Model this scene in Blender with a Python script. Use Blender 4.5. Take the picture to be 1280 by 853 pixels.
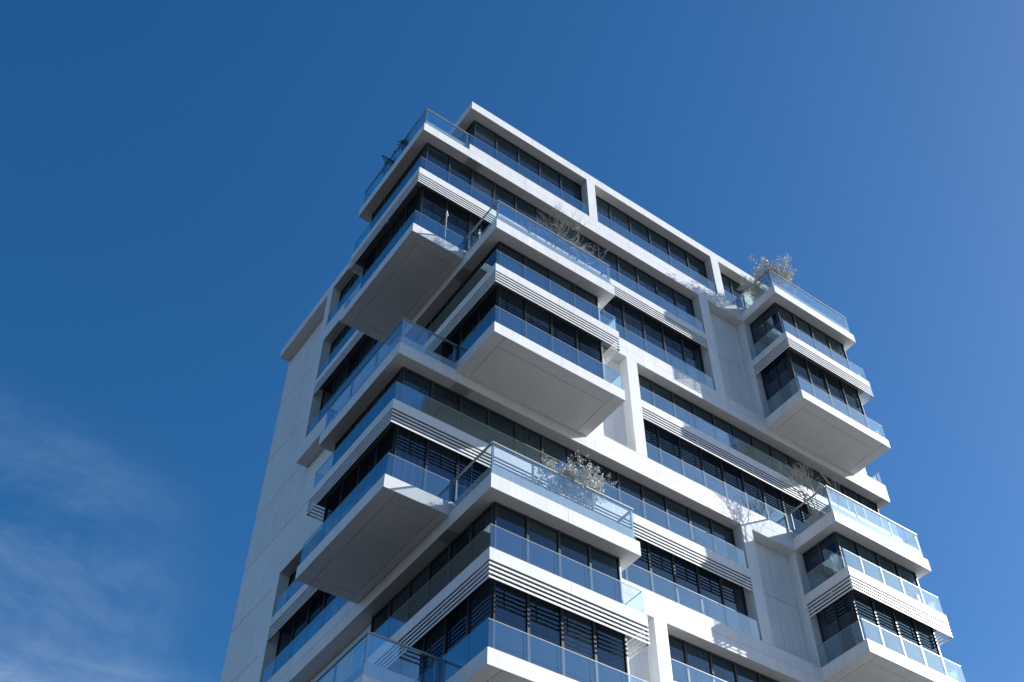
import bpy, math, random
from mathutils import Vector, Matrix
random.seed(7)
S = bpy.context.scene
for o in list(bpy.data.objects): bpy.data.objects.remove(o)
GZ = 45.5                                   # height of the survey zero above the ground
# ------------------------------------------------------------------ camera
YAW, PITCH, ROLL = 0.66159, 0.82404, -0.03441
F_PX, PPX, PPY = 1432.02, 50.99, 38.35
cd = bpy.data.cameras.new('camera'); cam = bpy.data.objects.new('camera', cd)
S.collection.objects.link(cam); S.camera = cam
fw = Vector((math.sin(YAW)*math.cos(PITCH), math.cos(YAW)*math.cos(PITCH), math.sin(PITCH)))
rt = Vector((math.cos(YAW), -math.sin(YAW), 0)); up = rt.cross(fw)
c_, s_ = math.cos(ROLL), math.sin(ROLL)
rt, up = c_*rt + s_*up, -s_*rt + c_*up
M = Matrix((rt, up, -fw)).transposed().to_4x4()
M.translation = Vector((-12.2035, -24.4862, -43.854 + GZ)); cam.matrix_world = M
cd.sensor_fit = 'HORIZONTAL'; cd.sensor_width = 36; cd.lens = F_PX/1280*36
cd.shift_x = -PPX/1280; cd.shift_y = PPY/1280; cd.clip_start = .1; cd.clip_end = 20000
# ------------------------------------------------------------------ sun and sky
TO_SUN = Vector((2.42, -1.0, 1.59)).normalized()
elev = math.asin(TO_SUN.z); azim = math.atan2(TO_SUN.x, TO_SUN.y)
ld = bpy.data.lights.new('sun', 'SUN'); sun = bpy.data.objects.new('sun', ld); S.collection.objects.link(sun)
ld.energy = 5.0; ld.angle = math.radians(.5); ld.color = (1.0, .975, .935)
sun.rotation_euler = TO_SUN.to_track_quat('Z', 'Y').to_euler(); sun.location = (60, -40, 90)
W = bpy.data.worlds.new('World'); S.world = W; W.use_nodes = True
nt = W.node_tree; N = nt.nodes; L = nt.links; N.clear()
out = N.new('ShaderNodeOutputWorld'); bg = N.new('ShaderNodeBackground')
sky = N.new('ShaderNodeTexSky'); sky.sky_type = 'NISHITA'; sky.sun_disc = False
sky.sun_elevation = elev; sky.sun_rotation = azim
sky.air_density = 1.0; sky.dust_density = .75; sky.ozone_density = 3.8; sky.altitude = 0
bg.inputs['Strength'].default_value = .086
tc = N.new('ShaderNodeTexCoord'); sx = N.new('ShaderNodeSeparateXYZ'); L.new(tc.outputs['Generated'], sx.inputs[0])
def rng(src, a, b, c, d):
    m = N.new('ShaderNodeMapRange'); m.interpolation_type = 'SMOOTHSTEP'
    for k, v in zip(('From Min', 'From Max', 'To Min', 'To Max'), (a, b, c, d)): m.inputs[k].default_value = v
    L.new(src, m.inputs['Value']); return m.outputs[0]
def mth(op, a, b):
    m = N.new('ShaderNodeMath'); m.operation = op; m.use_clamp = op != 'SUBTRACT'
    for k, v in enumerate((a, b)):
        if isinstance(v, (int, float)): m.inputs[k].default_value = v
        else: L.new(v, m.inputs[k])
    return m.outputs[0]
def cloud(scale, off, n_scale, lo, hi, rough, dist):
    mp = N.new('ShaderNodeMapping'); mp.inputs['Scale'].default_value = scale; mp.inputs['Location'].default_value = off
    ns = N.new('ShaderNodeTexNoise'); ns.inputs['Scale'].default_value = n_scale; ns.inputs['Detail'].default_value = 10
    ns.inputs['Roughness'].default_value = rough; ns.inputs['Distortion'].default_value = dist
    L.new(tc.outputs['Generated'], mp.inputs['Vector']); L.new(mp.outputs[0], ns.inputs['Vector'])
    return rng(ns.outputs['Fac'], lo, hi, 0, 1)
# thin cloud to the north, away from the sun: a low bank and faint veils above it
north = rng(mth('SUBTRACT', sx.outputs['Y'], sx.outputs['X']), .05, .60, .05, 1)
bank = mth('MULTIPLY', cloud((1.6, 1.6, 5.0), (4.2, 1.1, 2.4), 2.6, .36, .76, .64, .35), rng(sx.outputs['Z'], .530, .488, 0, .85))
veil = mth('MULTIPLY', cloud((1.2, 1.2, 2.6), (0.7, 5.3, 1.9), 3.6, .40, .80, .66, .3), mth('MULTIPLY', rng(sx.outputs['Z'], .68, .62, 0, .22), rng(mth('SUBTRACT', sx.outputs['Y'], sx.outputs['X']), .50, .70, 0, 1)))
cl = mth('MULTIPLY', mth('ADD', bank, veil), north)
mx = N.new('ShaderNodeMix'); mx.data_type = 'RGBA'; mx.inputs['B'].default_value = (4.4, 5.6, 7.0, 1)
hs = N.new('ShaderNodeHueSaturation'); hs.inputs['Saturation'].default_value = 1.30; hs.inputs['Value'].default_value = 1; hs.inputs['Hue'].default_value = .501
L.new(sky.outputs[0], hs.inputs['Color']); L.new(hs.outputs[0], mx.inputs['A']); L.new(cl, mx.inputs['Factor'])
L.new(mx.outputs['Result'], bg.inputs['Color']); L.new(bg.outputs[0], out.inputs['Surface'])
S.view_settings.view_transform = 'Standard'; S.view_settings.look = 'None'; S.view_settings.gamma = 1
S.view_settings.use_curve_mapping = False; S.view_settings.exposure = .75
S.render.engine = 'CYCLES'; S.cycles.max_bounces = 10; S.cycles.transparent_max_bounces = 24
S.cycles.caustics_reflective = False; S.cycles.caustics_refractive = False
S.render.resolution_x, S.render.resolution_y = 1024, 682

# ------------------------------------------------------------------ materials
def mat(name, col, rough=.5, metal=0, spec=.5, noise=0, nscale=3., bump=0, bscale=200., island=0):
    m = bpy.data.materials.new(name); m.use_nodes = True; t = m.node_tree; n = t.nodes; l = t.links
    b = n['Principled BSDF']; b.inputs['Base Color'].default_value = (*col, 1)
    b.inputs['Roughness'].default_value = rough; b.inputs['Metallic'].default_value = metal
    b.inputs['Specular IOR Level'].default_value = spec
    tcn = n.new('ShaderNodeTexCoord'); geo = n.new('ShaderNodeNewGeometry')
    if noise:
        nz = n.new('ShaderNodeTexNoise'); nz.inputs['Scale'].default_value = nscale; nz.inputs['Detail'].default_value = 8
        nz.inputs['Roughness'].default_value = .65
        mpn = n.new('ShaderNodeMapping'); mpn.inputs['Scale'].default_value = (1, 1, .35)
        l.new(geo.outputs['Position'], mpn.inputs['Vector']); l.new(mpn.outputs[0], nz.inputs['Vector'])
        rp = n.new('ShaderNodeMapRange'); rp.inputs['From Min'].default_value = .3; rp.inputs['From Max'].default_value = .75
        rp.inputs['To Min'].default_value = 1-noise; rp.inputs['To Max'].default_value = 1
        l.new(nz.outputs['Fac'], rp.inputs['Value'])
        src = rp.outputs[0]
        if island:
            oi = n.new('ShaderNodeObjectInfo'); r2 = n.new('ShaderNodeMapRange')
            r2.inputs['To Min'].default_value = 1-island; r2.inputs['To Max'].default_value = 1
            l.new(oi.outputs['Random'], r2.inputs['Value']); mm = n.new('ShaderNodeMath'); mm.operation = 'MULTIPLY'
            l.new(src, mm.inputs[0]); l.new(r2.outputs[0], mm.inputs[1]); src = mm.outputs[0]
            # fine vertical rain streaks and dust
            ms = n.new('ShaderNodeMapping'); ms.inputs['Scale'].default_value = (7, 7, .5); n2 = n.new('ShaderNodeTexNoise')
            n2.inputs['Scale'].default_value = 1.3; n2.inputs['Detail'].default_value = 6; n2.inputs['Roughness'].default_value = .7
            l.new(geo.outputs['Position'], ms.inputs['Vector']); l.new(ms.outputs[0], n2.inputs['Vector'])
            r3 = n.new('ShaderNodeMapRange'); r3.inputs['From Min'].default_value = .34; r3.inputs['From Max'].default_value = .62
            r3.inputs['To Min'].default_value = .89; r3.inputs['To Max'].default_value = 1
            l.new(n2.outputs['Fac'], r3.inputs['Value']); m3 = n.new('ShaderNodeMath'); m3.operation = 'MULTIPLY'
            l.new(src, m3.inputs[0]); l.new(r3.outputs[0], m3.inputs[1]); src = m3.outputs[0]
        vm = n.new('ShaderNodeVectorMath'); vm.operation = 'SCALE'; vm.inputs[0].default_value = col
        l.new(src, vm.inputs['Scale']); l.new(vm.outputs[0], b.inputs['Base Color'])
    if bump:
        nb = n.new('ShaderNodeTexNoise'); nb.inputs['Scale'].default_value = bscale; nb.inputs['Detail'].default_value = 4
        bp = n.new('ShaderNodeBump'); bp.inputs['Strength'].default_value = bump; bp.inputs['Distance'].default_value = .01
        l.new(geo.outputs['Position'], nb.inputs['Vector']); l.new(nb.outputs['Fac'], bp.inputs['Height']); l.new(bp.outputs[0], b.inputs['Normal'])
    return m
WHITE = mat('white_cladding', (.84, .85, .86), .42, noise=.13, nscale=1.6, island=.06, bump=.05, bscale=3)
SOFF = mat('soffit_render', (.68, .70, .71), .6, noise=.09, nscale=.9, island=.05)
SOFFSHADE = mat('shade_toned_soffit', (.15, .155, .16), .7, noise=.1)  # pale soffit coloured dark to stand for shade in the louvre cavity
CONC = mat('grey_concrete', (.42, .42, .41), .75, noise=.2, nscale=2, bump=.2, bscale=30)
DARK = mat('dark_metal', (.022, .024, .028), .35, spec=.5, noise=.2)
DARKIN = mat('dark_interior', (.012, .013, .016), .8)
STEEL = mat('brushed_steel', (.42, .42, .41), .42, metal=.45, noise=.15, nscale=6)
ALU = mat('window_frame', (.05, .053, .058), .38, metal=.3, noise=.1)
DECK = mat('terrace_deck', (.30, .27, .23), .7, noise=.2)
PAVE = mat('paving', (.38, .375, .36), .85, noise=.25, nscale=.6, bump=.3, bscale=8)
ASPH = mat('asphalt', (.05, .05, .052), .9, noise=.2, nscale=2)
EARTH = mat('low_bounce_ground', (.075, .073, .07), .95, noise=.35, nscale=.05)  # invented dark ground, set so little light bounces to the left soffits
PLANTER = mat('planter_fibre', (.55, .55, .53), .6, noise=.1)
TWIG = mat('pale_twig', (.50, .47, .41), .8, noise=.3, nscale=9)
TWIGW = mat('silver_twig', (.55, .54, .48), .8, noise=.3, nscale=9)
LEAFW = mat('silver_leaf', (.80, .81, .77), .6, noise=.4, nscale=12)
LEAFG = mat('dusty_leaf', (.58, .59, .5), .6, noise=.4, nscale=12)
LEAFD = mat('dark_leaf', (.05, .09, .04), .55, noise=.4, nscale=12)
CLOTH = mat('white_canvas', (.72, .71, .69), .85, noise=.15, nscale=8)
LAMPW = mat('opal_glass', (.75, .74, .7), .25, noise=.05)

def glass_mat():
    m = bpy.data.materials.new('balustrade_glass'); m.use_nodes = True; n = m.node_tree.nodes; l = m.node_tree.links; n.clear()
    o = n.new('ShaderNodeOutputMaterial'); mix = n.new('ShaderNodeMixShader')
    tr = n.new('ShaderNodeBsdfTransparent'); tr.inputs[0].default_value = (.94, .975, .995, 1)
    gl = n.new('ShaderNodeBsdfGlossy'); gl.inputs['Roughness'].default_value = .008; gl.inputs['Color'].default_value = (.74, .97, 1, 1)
    fr = n.new('ShaderNodeFresnel'); fr.inputs['IOR'].default_value = 1.5
    nz = n.new('ShaderNodeTexNoise'); nz.inputs['Scale'].default_value = .9; ge = n.new('ShaderNodeNewGeometry')
    bp = n.new('ShaderNodeBump'); bp.inputs['Strength'].default_value = .06; bp.inputs['Distance'].default_value = .02
    l.new(ge.outputs['Position'], nz.inputs['Vector']); l.new(nz.outputs['Fac'], bp.inputs['Height']); l.new(bp.outputs[0], gl.inputs['Normal'])
    io = n.new('ShaderNodeMapRange'); io.inputs['To Min'].default_value = 1.5; io.inputs['To Max'].default_value = 1/1.5
    l.new(ge.outputs['Backfacing'], io.inputs['Value']); l.new(io.outputs[0], fr.inputs['IOR'])
    ad = n.new('ShaderNodeMath'); ad.operation = 'MULTIPLY_ADD'; ad.inputs[1].default_value = .95; ad.inputs[2].default_value = .14; ad.use_clamp = True
    l.new(fr.outputs[0], ad.inputs[0]); l.new(ad.outputs[0], mix.inputs['Fac']); l.new(tr.outputs[0], mix.inputs[1]); l.new(gl.outputs[0], mix.inputs[2]); l.new(mix.outputs[0], o.inputs[0])
    return m
GLASS = glass_mat()
def pane_mat():
    m = bpy.data.materials.new('coated_window_glass'); m.use_nodes = True; n = m.node_tree.nodes; l = m.node_tree.links; n.clear()
    o = n.new('ShaderNodeOutputMaterial'); mix = n.new('ShaderNodeMixShader')
    df = n.new('ShaderNodeBsdfDiffuse'); gl = n.new('ShaderNodeBsdfGlossy'); gl.inputs['Roughness'].default_value = .012
    gl.inputs['Color'].default_value = (.52, .80, 1.0, 1)
    oi = n.new('ShaderNodeObjectInfo'); ge = n.new('ShaderNodeNewGeometry')
    # faint folds of curtains standing behind some of the panes
    wv = n.new('ShaderNodeTexWave'); wv.bands_direction = 'DIAGONAL'; wv.inputs['Scale'].default_value = 2.3; wv.inputs['Distortion'].default_value = 1.2
    mpn = n.new('ShaderNodeMapping'); mpn.inputs['Scale'].default_value = (1, 1, 0.0)
    l.new(ge.outputs['Position'], mpn.inputs['Vector']); l.new(mpn.outputs[0], wv.inputs['Vector'])
    g = n.new('ShaderNodeMath'); g.operation = 'GREATER_THAN'; g.inputs[1].default_value = .86
    l.new(oi.outputs['Random'], g.inputs[0]); mm = n.new('ShaderNodeMath'); mm.operation = 'MULTIPLY'
    l.new(g.outputs[0], mm.inputs[0]); l.new(wv.outputs['Fac'], mm.inputs[1])
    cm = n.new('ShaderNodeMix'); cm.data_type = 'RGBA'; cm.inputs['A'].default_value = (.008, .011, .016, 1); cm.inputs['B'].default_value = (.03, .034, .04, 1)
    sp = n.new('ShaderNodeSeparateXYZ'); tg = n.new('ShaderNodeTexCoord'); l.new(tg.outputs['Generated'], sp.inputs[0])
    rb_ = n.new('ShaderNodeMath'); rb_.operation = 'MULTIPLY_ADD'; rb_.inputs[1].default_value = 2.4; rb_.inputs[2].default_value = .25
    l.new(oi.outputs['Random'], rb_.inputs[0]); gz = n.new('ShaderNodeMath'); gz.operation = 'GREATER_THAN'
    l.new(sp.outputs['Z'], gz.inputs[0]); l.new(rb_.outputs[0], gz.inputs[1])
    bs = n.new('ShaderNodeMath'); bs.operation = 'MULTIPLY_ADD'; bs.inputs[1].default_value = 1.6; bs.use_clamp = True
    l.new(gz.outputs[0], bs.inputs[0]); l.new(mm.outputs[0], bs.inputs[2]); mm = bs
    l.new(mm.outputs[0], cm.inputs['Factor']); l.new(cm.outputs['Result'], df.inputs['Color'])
    lw = n.new('ShaderNodeFresnel'); lw.inputs['IOR'].default_value = 1.85
    nz = n.new('ShaderNodeTexNoise'); nz.inputs['Scale'].default_value = .7; nz.inputs['Detail'].default_value = 2
    bp = n.new('ShaderNodeBump'); bp.inputs['Strength'].default_value = .22; bp.inputs['Distance'].default_value = .03
    l.new(ge.outputs['Position'], nz.inputs['Vector']); l.new(nz.outputs['Fac'], bp.inputs['Height']); l.new(bp.outputs[0], gl.inputs['Normal'])
    mr_ = n.new('ShaderNodeMath'); mr_.operation = 'MULTIPLY'; mr_.inputs[1].default_value = 1.15; mr_.use_clamp = True
    l.new(lw.outputs[0], mr_.inputs[0])
    l.new(mr_.outputs[0], mix.inputs['Fac']); l.new(df.outputs[0], mix.inputs[1]); l.new(gl.outputs[0], mix.inputs[2]); l.new(mix.outputs[0], o.inputs[0])
    return m
PANE = pane_mat()

# ------------------------------------------------------------------ helpers
C = S.collection
WLOC = {}
MESH = {}
FQ = [(0, 3, 2, 1), (4, 5, 6, 7), (0, 1, 5, 4), (1, 2, 6, 5), (2, 3, 7, 6), (3, 0, 4, 7)]
def thing(name, label, cat, loc, group=None):
    o = bpy.data.objects.new(name, None); C.objects.link(o); o.location = loc; o.empty_display_size = .5
    o['label'] = label; o['category'] = cat
    if group: o['group'] = group
    WLOC[o.name] = Vector(loc); return o
def link(name, me, parent, wl):
    o = bpy.data.objects.new(name, me); C.objects.link(o)
    wl = Vector(wl); WLOC[o.name] = wl
    if parent: o.parent = parent; o.location = wl - WLOC[parent.name]
    else: o.location = wl
    return o
def boxes(name, bl, m, parent, ref=None):
    """one mesh object out of axis-aligned boxes (x0,x1,y0,y1,z0,z1) in survey coordinates; equal meshes are shared"""
    x = (min(b[0] for b in bl)+max(b[1] for b in bl))/2; y = (min(b[2] for b in bl)+max(b[3] for b in bl))/2; z = min(b[4] for b in bl)
    rel = tuple(tuple(round(v - c, 4) for v, c in zip(b, (x, x, y, y, z, z))) for b in bl)
    key = (rel, m.name)
    me = MESH.get(key)
    if me is None:
        vs = []; fs = []
        for a0, a1, b0, b1, c0, c1 in rel:
            k = len(vs)
            vs += [(a0, b0, c0), (a1, b0, c0), (a1, b1, c0), (a0, b1, c0), (a0, b0, c1), (a1, b0, c1), (a1, b1, c1), (a0, b1, c1)]
            fs += [tuple(k+i for i in f) for f in FQ]
        me = bpy.data.meshes.new(name); me.from_pydata(vs, [], fs); me.materials.append(m); MESH[key] = me
    return link(name, me, parent, (x, y, z + GZ))
def split(a, b, n=None, step=2.44):
    if n is None: n = max(1, round(abs(b-a)/step))
    return [(a+(b-a)*i/n, a+(b-a)*(i+1)/n) for i in range(n)]

# outward faces: 'F' front (-y), 'L' left (-x), 'R' right (+x), 'K' back (+y).
def fb(face, c, a0, a1, d0, d1, z0, z1):
    """box on a face whose plane sits at c, from a0 to a1 along it, between depths d0<d1 behind the plane"""
    if face == 'F': return (a0, a1, c+d0, c+d1, z0, z1)
    if face == 'K': return (a0, a1, c-d1, c-d0, z0, z1)
    if face == 'L': return (c+d0, c+d1, a0, a1, z0, z1)
    return (c-d1, c-d0, a0, a1, z0, z1)

def cladding(face, c, a0, a1, z0, z1, parent, step=3.25, d0=0, d1=.03, name='cladding_panel', m=None, gap=.006):
    if z0 < -28 or face == 'K' and a1-a0 > 3 or face == 'R' and a1-a0 > 3: step = 60      # out of sight: whole lengths
    for p, q in split(a0, a1, None, step):
        boxes(name, [fb(face, c, p+gap, q-gap, d0, d1, z0+.004, z1-.004)], m or WHITE, parent)

# ------------------------------------------------------------------ dimensions
ZO = {1: 1.432, 3: -6.8, 5: -13.6, 7: -20.4, 9: -27.2, 11: -34.0, 13: -40.8}      # undersides of the thick bands
ZE = {2: -1.62, 4: -9.12, 6: -15.92, 8: -22.72, 10: -29.52, 12: -36.32}           # tops of the louvred bands
ZR = 5.80
X0, X1, YB = 2.432, 27.874, 20.03          # main facade planes
XA, YA = 0.0, 5.85                         # corner boxes stepping out to the left
BX0, BX1, BY = 2.432, 8.416, -2.4          # boxes stepping out to the front, left pair
CX0, CX1, CY = 19.51, 25.433, -2.4         # boxes stepping out to the front, right pair
REC = .51                                  # depth of the glass behind the bands
YP = 14.3                                  # end of the left openings' pier
TB, UB0, UB1, MB = .59, .545, 1.06, 1.09
LS = .45                                   # solid depth of a louvred band

tower = thing('apartment_tower', 'white apartment tower with staggered box balconies, dark glazing, glass balustrades and louvred bands', 'building', (15.0, 10.0, 0.0))

# ------------------------------------------------------------------ core walls (behind all glazing)
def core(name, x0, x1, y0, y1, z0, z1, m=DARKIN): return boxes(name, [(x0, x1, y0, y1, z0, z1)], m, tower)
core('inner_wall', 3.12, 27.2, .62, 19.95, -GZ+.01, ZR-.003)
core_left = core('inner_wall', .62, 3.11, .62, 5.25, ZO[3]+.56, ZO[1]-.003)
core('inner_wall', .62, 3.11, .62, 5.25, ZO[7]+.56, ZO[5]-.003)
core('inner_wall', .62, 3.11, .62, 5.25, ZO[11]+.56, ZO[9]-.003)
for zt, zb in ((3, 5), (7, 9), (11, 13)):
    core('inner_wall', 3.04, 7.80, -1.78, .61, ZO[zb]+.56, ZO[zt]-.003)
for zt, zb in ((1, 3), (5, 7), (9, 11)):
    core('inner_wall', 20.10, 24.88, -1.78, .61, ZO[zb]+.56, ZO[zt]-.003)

# ------------------------------------------------------------------ roof
roof = boxes('roof', [(X0+.03, X1-.03, .03, YB-.03, ZR, ZR+.60)], SOFF, tower)
for f, c, a0, a1 in (('F', 0, X0, X1), ('L', X0, .031, YB-.031), ('R', X1, .031, YB-.031), ('K', YB, X0, X1)):
    cladding(f, c, a0, a1, ZR-.003, ZR+.625, roof, 3.66)
boxes('roof_edge', [(X0+.02, X1-.02, .02, .35, ZR+.60, ZR+.63), (X0+.02, X0+.35, .351, YB-.351, ZR+.60, ZR+.63), (X1-.35, X1-.02, .351, YB-.351, ZR+.60, ZR+.63), (X0+.02, X1-.02, YB-.35, YB-.02, ZR+.60, ZR+.63)], WHITE, roof)
boxes('lift_housing', [(12, 18, 8, 13, ZR+.601, ZR+2.6)], WHITE, roof)

# ------------------------------------------------------------------ balustrades
def balustrade(name, runs, posts=False, corner_posts=()):
    """runs: (face, plane, a0, a1, z_glass_bottom, z_rail_top, joints)"""
    rl = []
    if posts: ht, hw, d = .055, .07, .09
    else: ht, hw, d = .018, .026, .055
    for (f, c, a0, a1, zb, zt, jt) in runs:
        rl.append(fb(f, c, a0, a1, d-hw/2+.012, d+hw/2+.012, zt-ht, zt))
        rl.append(fb(f, c, a0+.01, a1-.01, d-.012, d+.036, zb-.001, zb+.05))
        if posts:
            for p in posts.get((f, c), []):
                rl.append(fb(f, c, p-.035, p+.035, d+.026, d+.075, zb+.5, zt-ht-.001))
    b = boxes('balustrade', rl, STEEL, tower)
    for (f, c, a0, a1, zb, zt, jt) in runs:
        js = [a0]+[j for j in jt if a0+.3 < j < a1-.3]+[a1] if jt else None
        seg = list(zip(js[:-1], js[1:])) if js else split(a0, a1, None, 1.22 if a1-a0 < 7 and zb > -28 and f != 'R' else 2.9 if zb > -28 and f in 'FL' else 30)
        for p, q in seg:
            boxes('glass_panel', [fb(f, c, p+.007, q-.007, d-.006, d+.006, zb+.002, zt-ht-.002)], GLASS, b)
            if not posts:
                pass
    return b

# ------------------------------------------------------------------ slab edges of the thick bands
def main_band(z, segs):
    """segs: (face, plane, a0, a1) with full-height cladding in two rows and a railing on top"""
    for f, c, a0, a1 in segs:
        s = boxes('floor_band', [fb(f, c, a0+.001, a1-.001, .031, .72, z+.001, z+.545), fb(f, c, a0+.001, a1-.001, .031, .20, z+.545, z+MB-.01)], SOFF, tower)
        cladding(f, c, a0, a1, z-.003, z+.545, s)
        cladding(f, c, a0, a1, z+.55, z+MB, s)
        boxes('coping', [fb(f, c, a0, a1, -.006, .22, z+MB+.0005, z+MB+.016)], WHITE, s)

def soffit_panels(x0, x1, y0, y1, ix0, ix1, iy0, iy1, z, parent):
    g = .012
    for r in ((ix0+g, ix1-g, iy0+g, iy1-g), (x0+.035, ix0-g, y0+.035, y1-.035), (ix1+g, x1-.035, y0+.035, y1-.035),
              (ix0+g, ix1-g, y0+.035, iy0-g), (ix0+g, ix1-g, iy1+g, y1-.035)):
        if r[1]-r[0] > .05 and r[3]-r[2] > .05:
            boxes('soffit_panel', [(r[0], r[1], r[2], r[3], z-.022, z-.001)], SOFF, parent)

def edges_of(kind):
    if kind == 'A': return (XA, X0, 0.0, YA), [('F', 0.0, XA, X0), ('L', XA, .031, YA-.031), ('K', YA, XA, X0)]
    if kind == 'B': return (BX0, BX1, BY, 0.0), [('F', BY, BX0, BX1), ('L', BX0, BY+.031, -.001), ('R', BX1, BY+.031, -.001)]
    return (CX0, CX1, CY, 0.0), [('F', CY, CX0, CX1), ('L', CX0, CY+.031, -.001), ('R', CX1, CY+.031, -.001)]

JOINTS = {'A': [1.22], 'B': [3.33, 4.15, 5.40, 6.60, 7.45], 'C': [20.4, 21.3, 22.4, 23.5, 24.4]}
POSTS = {'A': {('F', 0.0): [.13, 2.36], ('L', 0.0): [.2, 2.0, 3.9, 5.65], ('K', YA): [.3, 2.2]},
         'B': {('F', BY): [2.57, 4.15, 6.60, 8.25], ('L', BX0): [BY+.16, -.12], ('R', BX1): [BY+.16, -.12]},
         'C': {('F', CY): [19.65, 21.3, 23.5, 25.28], ('L', CX0): [CY+.16, -.12], ('R', CX1): [CY+.16, -.12]}}
def terrace(kind, z):
    (x0, x1, y0, y1), ed = edges_of(kind)
    s = boxes('terrace_slab', [(x0+.031, x1-(.001 if kind == 'A' else .031), y0+.031, y1-(.031 if kind == 'A' else .001), z+.001, z+.57)], SOFF, tower)
    boxes('terrace_floor', [(x0+.26, x1-.26, y0+.26, y1-.01, z+.571, z+.60)], DECK, s)
    ups = []
    for f, c, a0, a1 in ed:
        cladding(f, c, a0, a1, z-.003, z+TB, s)
        b0, b1 = (a0+.121, a1-.121) if f in 'FK' else (a0+.21, a1-.003)
        if kind == 'A' and f == 'F': b1 = a1
        if kind == 'A' and f == 'K': b1 = a1
        ups.append(fb(f, c, b0, b1, .12, .24, z+.571, z+MB))
    boxes('upstand', ups, WHITE, s)
    runs = []
    for f, c, a0, a1 in ed:
        b0, b1 = (a0+.08, a1-.08) if f in 'FK' else (a0+.13, a1-.02)
        if kind == 'A' and f in 'FK': b1 = a1
        if kind == 'A' and f == 'L': b1 = a1-.10
        runs.append((f, c, b0, b1, z+TB+.004, z+2.04, JOINTS[kind] if f == 'F' else None))
    balustrade('balustrade', runs, POSTS[kind])
def under_box(kind, z):
    (x0, x1, y0, y1), ed = edges_of(kind)
    s = boxes('balcony_slab', [(x0+.031, x1-(.001 if kind == 'A' else .031), y0+.031, y1-(.031 if kind == 'A' else .001), z+UB0, z+UB1-.02)], SOFF, tower)
    if kind == 'A': soffit_panels(x0, x1, y0, y1, .5, 2.1, .53, 5.35, z+UB0, s)
    elif kind == 'B': soffit_panels(x0, x1, y0, y1, 2.93, 7.88, -1.86, -.05, z+UB0, s)
    else: soffit_panels(x0, x1, y0, y1, 20.0, 24.93, -1.86, -.05, z+UB0, s)
    for f, c, a0, a1 in ed:
        cladding(f, c, a0, a1, z+UB0-.025, z+UB1, s)
    runs = []
    for f, c, a0, a1 in ed:
        b0, b1 = (a0+.055, a1-.055) if f in 'FK' else (a0+.04, a1)
        if kind == 'A' and f in 'FK': b1 = a1
        if kind == 'A' and f == 'L': b1 = a1-.04
        runs.append((f, c, b0, b1, z+UB1+.002, z+2.04, None))
    balustrade('balustrade', runs)

role = {1: ('T', None, 'T'), 3: ('U', 'T', 'U'), 5: ('T', 'U', 'T'), 7: ('U', 'T', 'U'), 9: ('T', 'U', 'T'), 11: ('U', 'T', 'U'), 13: (None, 'U', None)}
for k, z in ZO.items():
    ra, rb, rc = role[k]
    # front: between the boxes
    main_band(z, [('F', 0.0, X0, X1), ('L', X0, .031, YP), ('R', X1, .031, YB-.031), ('K', YB, 3.1, X1)])
    for kind, r in zip('ABC', (ra, rb, rc)):
        if r == 'T': terrace(kind, z)
        elif r == 'U': under_box(kind, z)
    # balustrades on the straight parts
    if k == 1: front = [(X0, CX0), (CX1, X1)]
    elif k in (3, 7, 11): front = [(BX1, 16.415)]
    else: front = [(11.545, CX0), (CX1, X1)]
    runs = [('F', 0.0, p+.005, q-.03 if q == X1 else q-.005, z+MB+.018, z+2.04, None) for p, q in front]
    if k in (1, 3, 7, 11): runs.append(('L', X0, YA+.01, YP-.62, z+MB+.018, z+2.04, None))
    runs.append(('R', X1, .1, YB-.1, z+MB+.018, z+2.04, [4.0, 8.0, 12.0, 16.0]))
    balustrade('balustrade', runs)

# ------------------------------------------------------------------ louvred bands
def louver(z, path, rail=True, depth=.66):
    """path: (face, plane, a0, a1, slab end a0, slab end a1)"""
    sl = []
    for f, c, a0, a1 in path:
        sl.append(fb(f, c, a0+(.031 if f in 'FK' else .70), a1-(.031 if f in 'FK' else .002), .031, depth, z-LS+.001, z-.012))
    s = boxes('louvred_band', sl, SOFFSHADE, tower)
    for f, c, a0, a1 in path:
        cladding(f, c, a0, a1, z-LS, z, s, 3.66)
        for i in range(4):
            zt = z-LS-.082-.16*i
            for p, q in split(a0, a1, None, 6.2):
                boxes('slat', [fb(f, c, p+.002, q-.002, .004, .020, zt-.078, zt)], WHITE, s)
        br = []
        n = max(2, round((a1-a0)/1.22)+1)
        for i in range(n):
            p = a0+.06+(a1-a0-.12)*i/(n-1)
            br.append(fb(f, c, p-.012, p+.012, .021, .06, z-LS-.64, z-LS))
        boxes('slat_bracket', br, DARK, s)['kind'] = 'stuff'
        for i in range(1, max(2, round((a1-a0)/3.05))):
            p = a0+(a1-a0)*i/max(2, round((a1-a0)/3.05))
            boxes('downlight', [fb(f, c, p-.04, p+.04, .16, .24, z-LS-.14, z-LS), fb(f, c, p-.028, p+.028, .172, .228, z-LS-.17, z-LS-.141)], LAMPW, s)
    if rail:
        runs = []
        for f, c, a0, a1 in path:
            e = .055
            b0, b1 = (a0+e, a1-e) if f in 'FK' else (a0+.04, a1-.04)
            runs.append((f, c, b0, b1, z+.002, z+.93, None))
        balustrade('balustrade', runs)
    return s
for j, z in ZE.items():
    if j in (2, 6, 10):
        louver(z, [('F', 0.0, XA, 16.42), ('L', XA, .031, YA-.031), ('K', YA, XA, X0)])
        louver(z, [('L', X0, YA, 13.69)])
        louver(z, [('F', CY, CX0, CX1), ('L', CX0, CY+.031, 0.0), ('R', CX1, CY+.031, .0)])
    else:
        louver(z, [('F', BY, BX0, BX1), ('L', BX0, BY+.031, YA), ('R', BX1, BY+.031, .0)])
        louver(z, [('F', 0.0, 11.55, X1), ('R', X1, .031, YB-.031)])

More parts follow.
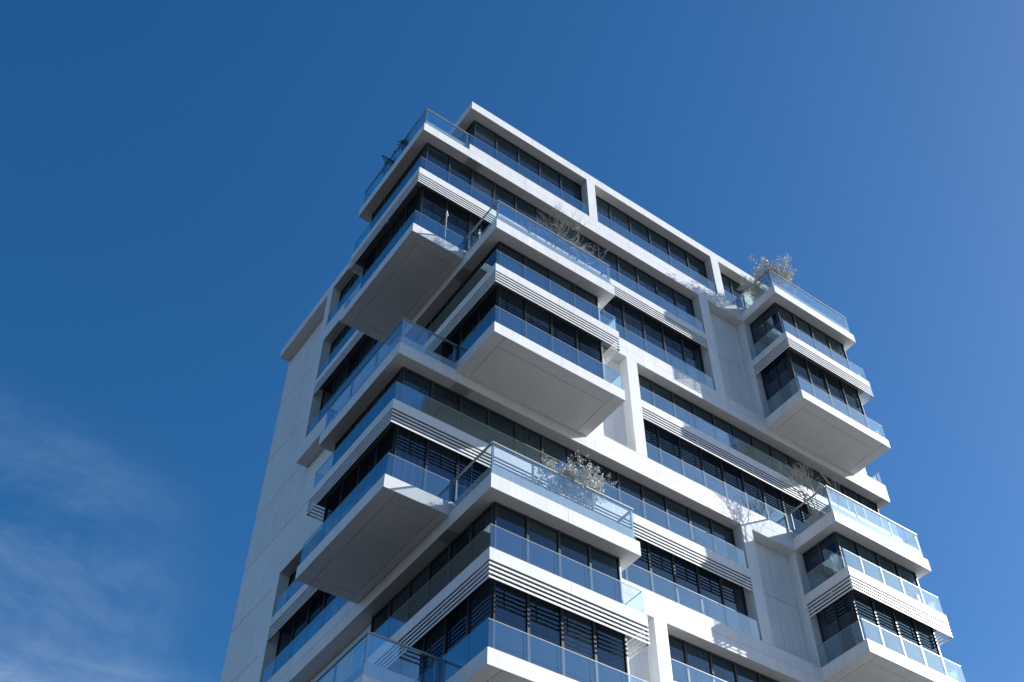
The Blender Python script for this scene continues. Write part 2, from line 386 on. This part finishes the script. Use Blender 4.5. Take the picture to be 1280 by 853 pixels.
# ------------------------------------------------------------------ windows
WC = {}
def window(face, c, a0, a1, z0, z1):
    w = .045
    fr = [fb(face, c, a0, a0+w, -.05, .05, z0, z1), fb(face, c, a1-w, a1, -.05, .05, z0, z1),
          fb(face, c, a0+w, a1-w, -.04, .05, z0, z0+.07), fb(face, c, a0+w, a1-w, -.04, .05, z1-.075, z1)]
    o = boxes('window', fr, ALU, tower)
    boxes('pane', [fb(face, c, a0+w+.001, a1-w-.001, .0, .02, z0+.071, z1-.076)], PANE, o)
def glaze(face, c, a0, a1, zlo, zhi, bay=1.22):
    for p, q in split(a0, a1, None, bay):
        window(face, c, p+.001, q-.001, zlo+.002, zhi-.002)
def pier(bl, m=WHITE): return boxes('pier', bl, m, tower)
def storeys(k):
    """the floor heights between thick band k+2 (below) and k (above): (lower, upper) pairs of glazing"""
    j = k+1
    return [(ZE[j]-.012, ZO[k]), (ZO[k+2]+.56, ZE[j]-LS)]
def wall_tiles(face, c, a0, a1, zs, n, m=WHITE):
    s = boxes('wall', [fb(face, c, a0, a1, .031, .10, zs[0], zs[-1])], DARK, tower)
    for i in range(len(zs)-1):
        for p, q in split(a0, a1, n):
            boxes('wall_panel', [fb(face, c, p+.006, q-.008, 0, .03, zs[i]+.017, zs[i+1]-.017)], m, s)
# top storey
zt0 = ZO[1]+.56
for a0, a1 in ((2.94, 9.47), (10.02, 17.94), (18.52, 27.36)): glaze('F', REC, a0, a1, zt0, ZR)
pier([(9.48, 10.0, 0, .6, ZO[1]+MB+.017, ZR)]); pier([(17.95, 18.51, 0, .6, ZO[1]+MB+.017, ZR)])
glaze('L', 2.94, REC+.03, 13.68, zt0, ZR)
pier([(X0, 3.04, 13.69, YP, ZO[1]+MB+.017, ZR)])
for k in (1, 3, 5, 7, 9, 11):
    low = k >= 9; bay = 1.22 if not low else 4.9
    odd = k in (1, 5, 9)
    for n, (z0, z1) in enumerate(storeys(k)):
        if odd:
            glaze('F', REC, .51, 16.39, z0, z1, bay)
            glaze('L', .51, REC+.03, YA-.5, z0, z1, bay)
            glaze('L', 2.94, YA+.02, 13.68, z0, z1, bay)
            glaze('F', CY+.54, 20.0, 24.95, z0, z1, bay)
            glaze('L', 20.0, CY+.57, -.02, z0, z1, .93)
        else:
            glaze('F', BY+.53, 2.94, 7.86, z0, z1, bay)
            glaze('L', 2.94, BY+.56, YA-.3, z0, z1, bay)
            glaze('F', REC, 11.56, 27.36, z0, z1, bay)
    zlo, zhi = ZO[k+2]+.56, ZO[k]-.002
    zm = ZE[k+1]-.36; zp = ZO[k+2]+MB+.017
    if odd:
        pier([(16.42, 17.03, 0, .6, zp, zhi)])
        wall_tiles('F', .5, 17.031, 19.509, [zlo, zm, zhi], 2)
        pier([(CX0, 20.045, 0, .6, zp, zhi)])
        boxes('side_wall', [(24.96, 25.05, CY+.54, .6, zlo, zhi)], WHITE, tower)
        wall_tiles('F', .5, 25.051, 27.36, [zlo, zm, zhi], 2)
        boxes('side_wall', [(.50, X0+.45, YA-.49, YA-.41, zlo, zhi)], WHITE, tower)
        pier([(X0, 3.04, 13.69, YP, zp, zhi)])
    else:
        boxes('side_wall', [(7.87, 7.96, BY+.54, .6, zlo, zhi)], WHITE, tower)
        wall_tiles('F', .5, 7.961, 10.959, [zlo, zm, zhi], 2)
        pier([(10.96, 11.54, 0, .6, zp, zhi)])
# ------------------------------------------------------------------ blind walls: left rear, right, back
ZJ = [-40.2, -36.6, -33.2, -29.8, -26.4, -23.0, -19.6, -16.21, -12.83, -9.4, -6.0, -2.2, 2.1, ZR-.002]
wall_tiles('L', 3.05, YP-.02, 20.0, ZJ, 2)
for k in (3, 7, 11):
    wall_tiles('L', 3.05, YA-.28, YP-.021, [ZO[k+2]+.56, (ZO[k]+ZO[k+2])/2-.1+.9, ZO[k]-.002], 3)
wall_tiles('K', 20.02, 3.1, 27.3, [-45, -34, -20, -6, ZR-.002], 4)
wall_tiles('R', 27.34, .61, 19.98, [-45, -34, -20, -6, ZR-.002], 4)
pier([(3.02, 3.6, .6, 19.99, -GZ+.001, -40.8)], CONC); pier([(3.7, 27.3, .5, .61, -GZ+.001, -40.8)], CONC)

# ------------------------------------------------------------------ planting and small things on the terraces
def tube(vs, fs, p, q, r0, r1, n=3):
    d = (q-p).normalized(); a = d.orthogonal().normalized(); b = d.cross(a); k = len(vs)
    for c, r in ((p, r0), (q, r1)):
        for i in range(n):
            t = 2*math.pi*i/n; vs.append(tuple(c+(a*math.cos(t)+b*math.sin(t))*r))
    for i in range(n): fs.append((k+i, k+(i+1) % n, k+n+(i+1) % n, k+n+i))
def shrub(name, label, cat, x, y, z, h, spread, stems, depth, twig, leaf, nleaf, lsize, seed, sx=1., up_=.62, tilt=.38, group=None, lr=0.0):
    rnd = random.Random(seed); vs = []; fs = []; lv = []; lf = []
    tips = []
    def grow(p, d, l, r, dep):
        q = p+d*l
        mid = p+d*l*.5+Vector((rnd.uniform(-1, 1), rnd.uniform(-1, 1), rnd.uniform(-.3, .6)))*l*.08
        tube(vs, fs, p, mid, r, r*.85); tube(vs, fs, mid, q, r*.85, r*.62)
        tips.append((mid, d, dep)); tips.append((q, d, dep))
        if dep == 0: return
        for i in range(rnd.choice((2, 3, 3))):
            nd = (d+Vector((rnd.gauss(0, tilt)*sx, rnd.gauss(0, tilt)*.8, rnd.gauss(.08, tilt*.6)))).normalized()
            if nd.z < .05: nd.z = .1+rnd.random()*.2; nd.normalize()
            grow(q, nd, l*rnd.uniform(.6, .88), max(r*.62, .0045), dep-1)
    for i in range(stems):
        bx = x+rnd.uniform(-.5, .5)*spread*sx; by = y+rnd.uniform(-.12, .12)
        d = Vector((rnd.gauss(0, .28)*sx, rnd.gauss(0, .15), 1)).normalized()
        l = h*up_/(depth+1)*rnd.uniform(1.2, 1.75)
        grow(Vector((bx-x, by-y, 0)), d, l, .018*h/2.5, depth)
    for i in range(nleaf):
        p, d, dep = rnd.choice(tips)
        if dep > depth-1 and rnd.random() < .8: continue
        p = p+Vector((rnd.gauss(0, .05), rnd.gauss(0, .05), rnd.gauss(0, .05)))
        s = lsize*rnd.uniform(.6, 1.3)
        a = Vector((rnd.gauss(0, 1), rnd.gauss(0, 1), rnd.gauss(.3, 1))).normalized(); b = a.orthogonal().normalized()
        b = (b*math.cos(i)+a.cross(b)*math.sin(i)); k = len(lv)
        for v in (p, p+a*s*.55+b*s*.24, p+a*s*1.15, p+a*s*.55-b*s*.24): lv.append(tuple(v))
        lf.append((k, k+1, k+2, k+3))
    t = thing(name, label, cat, (x, y, z+GZ), group)
    me = bpy.data.meshes.new('branches'); me.from_pydata(vs, [], fs); me.materials.append(twig)
    o = link('branches', me, t, (x, y, z+GZ))
    if lf:
        me = bpy.data.meshes.new('foliage'); me.from_pydata(lv, [], lf); me.materials.append(leaf)
        o = link('foliage', me, t, (x, y, z+GZ)); o['kind'] = 'stuff'
    return t
def planter(label, x, y, z, w, d, h):
    t = thing('planter', label, 'planter', (x, y, z+GZ), 'long planters on the open terraces')
    boxes('planter_shell', [(x-w/2, x+w/2, y-d/2, y-d/2+.04, z, z+h), (x-w/2, x+w/2, y+d/2-.04, y+d/2, z, z+h),
          (x-w/2, x-w/2+.04, y-d/2+.041, y+d/2-.041, z, z+h), (x+w/2-.04, x+w/2, y-d/2+.041, y+d/2-.041, z, z+h)], PLANTER, t)
    boxes('soil', [(x-w/2+.041, x+w/2-.041, y-d/2+.041, y+d/2-.041, z+.02, z+h-.06)], mat('soil', (.05, .035, .025), .95), t)
FL = .601
z = ZO[3]+FL; planter('grey planter at the front of the upper left open terrace, under the bare shrub', 6.35, -1.85, z, 2.6, .45, .5)
shrub('bare_shrub', 'bare twiggy shrub behind the glass of the upper left open terrace', 'shrub', 6.35, -1.9, z+.4, 3.3, 2.6, 12, 4, TWIG, LEAFG, 120, .05, 11, sx=1.0, up_=.8)
z = ZO[7]+FL; planter('grey planter at the front of the lower left open terrace, under the silvery shrub', 6.1, -1.85, z, 2.4, .45, .5)
shrub('silver_shrub', 'dense silvery leafed shrub standing above the rail of the lower left open terrace', 'shrub', 5.95, -1.9, z+.4, 2.4, 1.6, 16, 3, TWIGW, LEAFW, 7000, .08, 5, sx=1.0, up_=.72, tilt=.48)
z = ZO[1]+FL; planter('grey planter at the corner of the top right open terrace', 20.5, -1.9, z, 1.7, .45, .5)
shrub('silver_shrub', 'tall silvery shrub at the corner of the top right terrace against the sky', 'shrub', 20.4, -1.9, z+.4, 2.75, 1.15, 11, 3, TWIGW, LEAFW, 5600, .09, 21, up_=.76, tilt=.40)
shrub('silver_shrub', 'lower silvery shrub on the left side of the top right terrace beside the facade', 'shrub', 19.95, -.95, z, 2.2, .8, 8, 3, TWIGW, LEAFW, 2600, .085, 22, up_=.72, tilt=.45)
z = ZO[5]+FL; planter('grey planter on the left side of the lower right open terrace, under the bare tree', 20.05, -1.2, z, .9, .9, .5)
shrub('bare_tree', 'small bare tree at the corner of the lower right open terrace', 'tree', 20.0, -1.35, z+.4, 3.8, 1.0, 7, 4, TWIG, LEAFG, 120, .05, 31, up_=.78, tilt=.33)
z = ZO[1]+FL
for i, (yy, hh) in enumerate(((3.75, 2.0), (3.0, 1.75), (2.3, 1.45))):
    shrub('potted_plant', ['dark leafed plant poking above the glass of the topmost left terrace, farthest back', 'middle one of the dark plants on the topmost left terrace', 'dark plant nearest the corner post of the topmost left terrace'][i],
          'plant', .42, yy, z, hh, .4, 5, 2, TWIG, LEAFD, 260, .16, 40+i, up_=.7, group='dark plants on the topmost left terrace')
# white folded parasol, lantern, post lamp
def lathe(name, prof, m, parent, x, y, z, n=14, lean=(0, 0)):
    vs = []; fs = []
    for h, r in prof:
        for i in range(n):
            t = 2*math.pi*i/n; vs.append((r*math.cos(t)+lean[0]*h, r*math.sin(t)+lean[1]*h, h))
    for j in range(len(prof)-1):
        for i in range(n): fs.append((j*n+i, j*n+(i+1) % n, (j+1)*n+(i+1) % n, (j+1)*n+i))
    fs.append(tuple(range(n))[::-1]); fs.append(tuple((len(prof)-1)*n+i for i in range(n)))
    me = bpy.data.meshes.new(name); me.from_pydata(vs, [], fs); me.materials.append(m)
    return link(name, me, parent, (x, y, z+GZ))
zb = ZE[6]-.01
t = thing('folded_parasol', 'small folded white parasol in the corner of the lower right louvred balcony', 'parasol', (19.78, -1.62, zb+GZ))
lathe('base', [(0, .15), (.05, .15), (.06, .03)], DARK, t, 19.78, -1.62, zb)
lathe('pole', [(.05, .018), (1.3, .018)], STEEL, t, 19.78, -1.62, zb, 8)
lathe('canopy', [(.22, .13), (.45, .11), (.62, .06), (.72, .13), (.95, .17), (1.12, .12), (1.2, .03)], CLOTH, t, 19.78, -1.62, zb, 12)
t = thing('lantern', 'short white lantern by the glass at the far end of the lower right louvred balcony', 'lantern', (24.0, -2.22, zb+GZ))
boxes('base', [(23.90, 24.10, -2.30, -2.12, zb, zb+.04)], WHITE, t)
boxes('body', [(23.915, 24.085, -2.29, -2.13, zb+.041, zb+.50)], LAMPW, t)
boxes('cap', [(23.90, 24.10, -2.30, -2.12, zb+.501, zb+.54)], WHITE, t)
zb = ZO[3]+UB1-.018
t = thing('post_lamp', 'slim steel post lamp with a small globe on the upper left corner balcony', 'lamp', (1.67, .30, zb+GZ))
lathe('pole', [(0, .07), (.03, .07), (.04, .022), (2.25, .022)], STEEL, t, 1.67, .30, zb, 10)
lathe('globe', [(2.18, .02), (2.21, .06), (2.27, .078), (2.33, .06), (2.37, .02)], LAMPW, t, 1.67, .30, zb, 12)
lathe('finial', [(2.37, .02), (2.5, .035), (2.68, .008)], STEEL, t, 1.67, .30, zb, 10)

# ------------------------------------------------------------------ ground
def sheet(name, x0, x1, y0, y1, z, m):
    me = bpy.data.meshes.new(name); me.from_pydata([(x0, y0, z), (x1, y0, z), (x1, y1, z), (x0, y1, z)], [], [(0, 1, 2, 3)]); me.materials.append(m)
    o = bpy.data.objects.new(name, me); C.objects.link(o); o['kind'] = 'structure'; return o
sheet('ground', -6000, 6000, -6000, 6000, 0, EARTH)
sheet('plaza', 1, 90, -37.7, 24, .004, PAVE)  # unseen; extent and pale tone set to bounce light onto the front soffits
sheet('road', -400, 400, -52, -38, .004, ASPH)
sheet('pavement', -400, 400, -68, -52.3, .004, PAVE)
def kerb(name, x0, x1, y0, y1):
    me = bpy.data.meshes.new(name); h = .13
    vs = [(x, y, zz) for zz in (0, h) for x, y in ((x0, y0), (x1, y0), (x1, y1), (x0, y1))]
    me.from_pydata(vs, [], FQ); me.materials.append(CONC); o = bpy.data.objects.new(name, me); C.objects.link(o); o['kind'] = 'structure'
kerb('kerb', -400, 400, -38, -37.7); kerb('kerb', -400, 400, -52.3, -52)
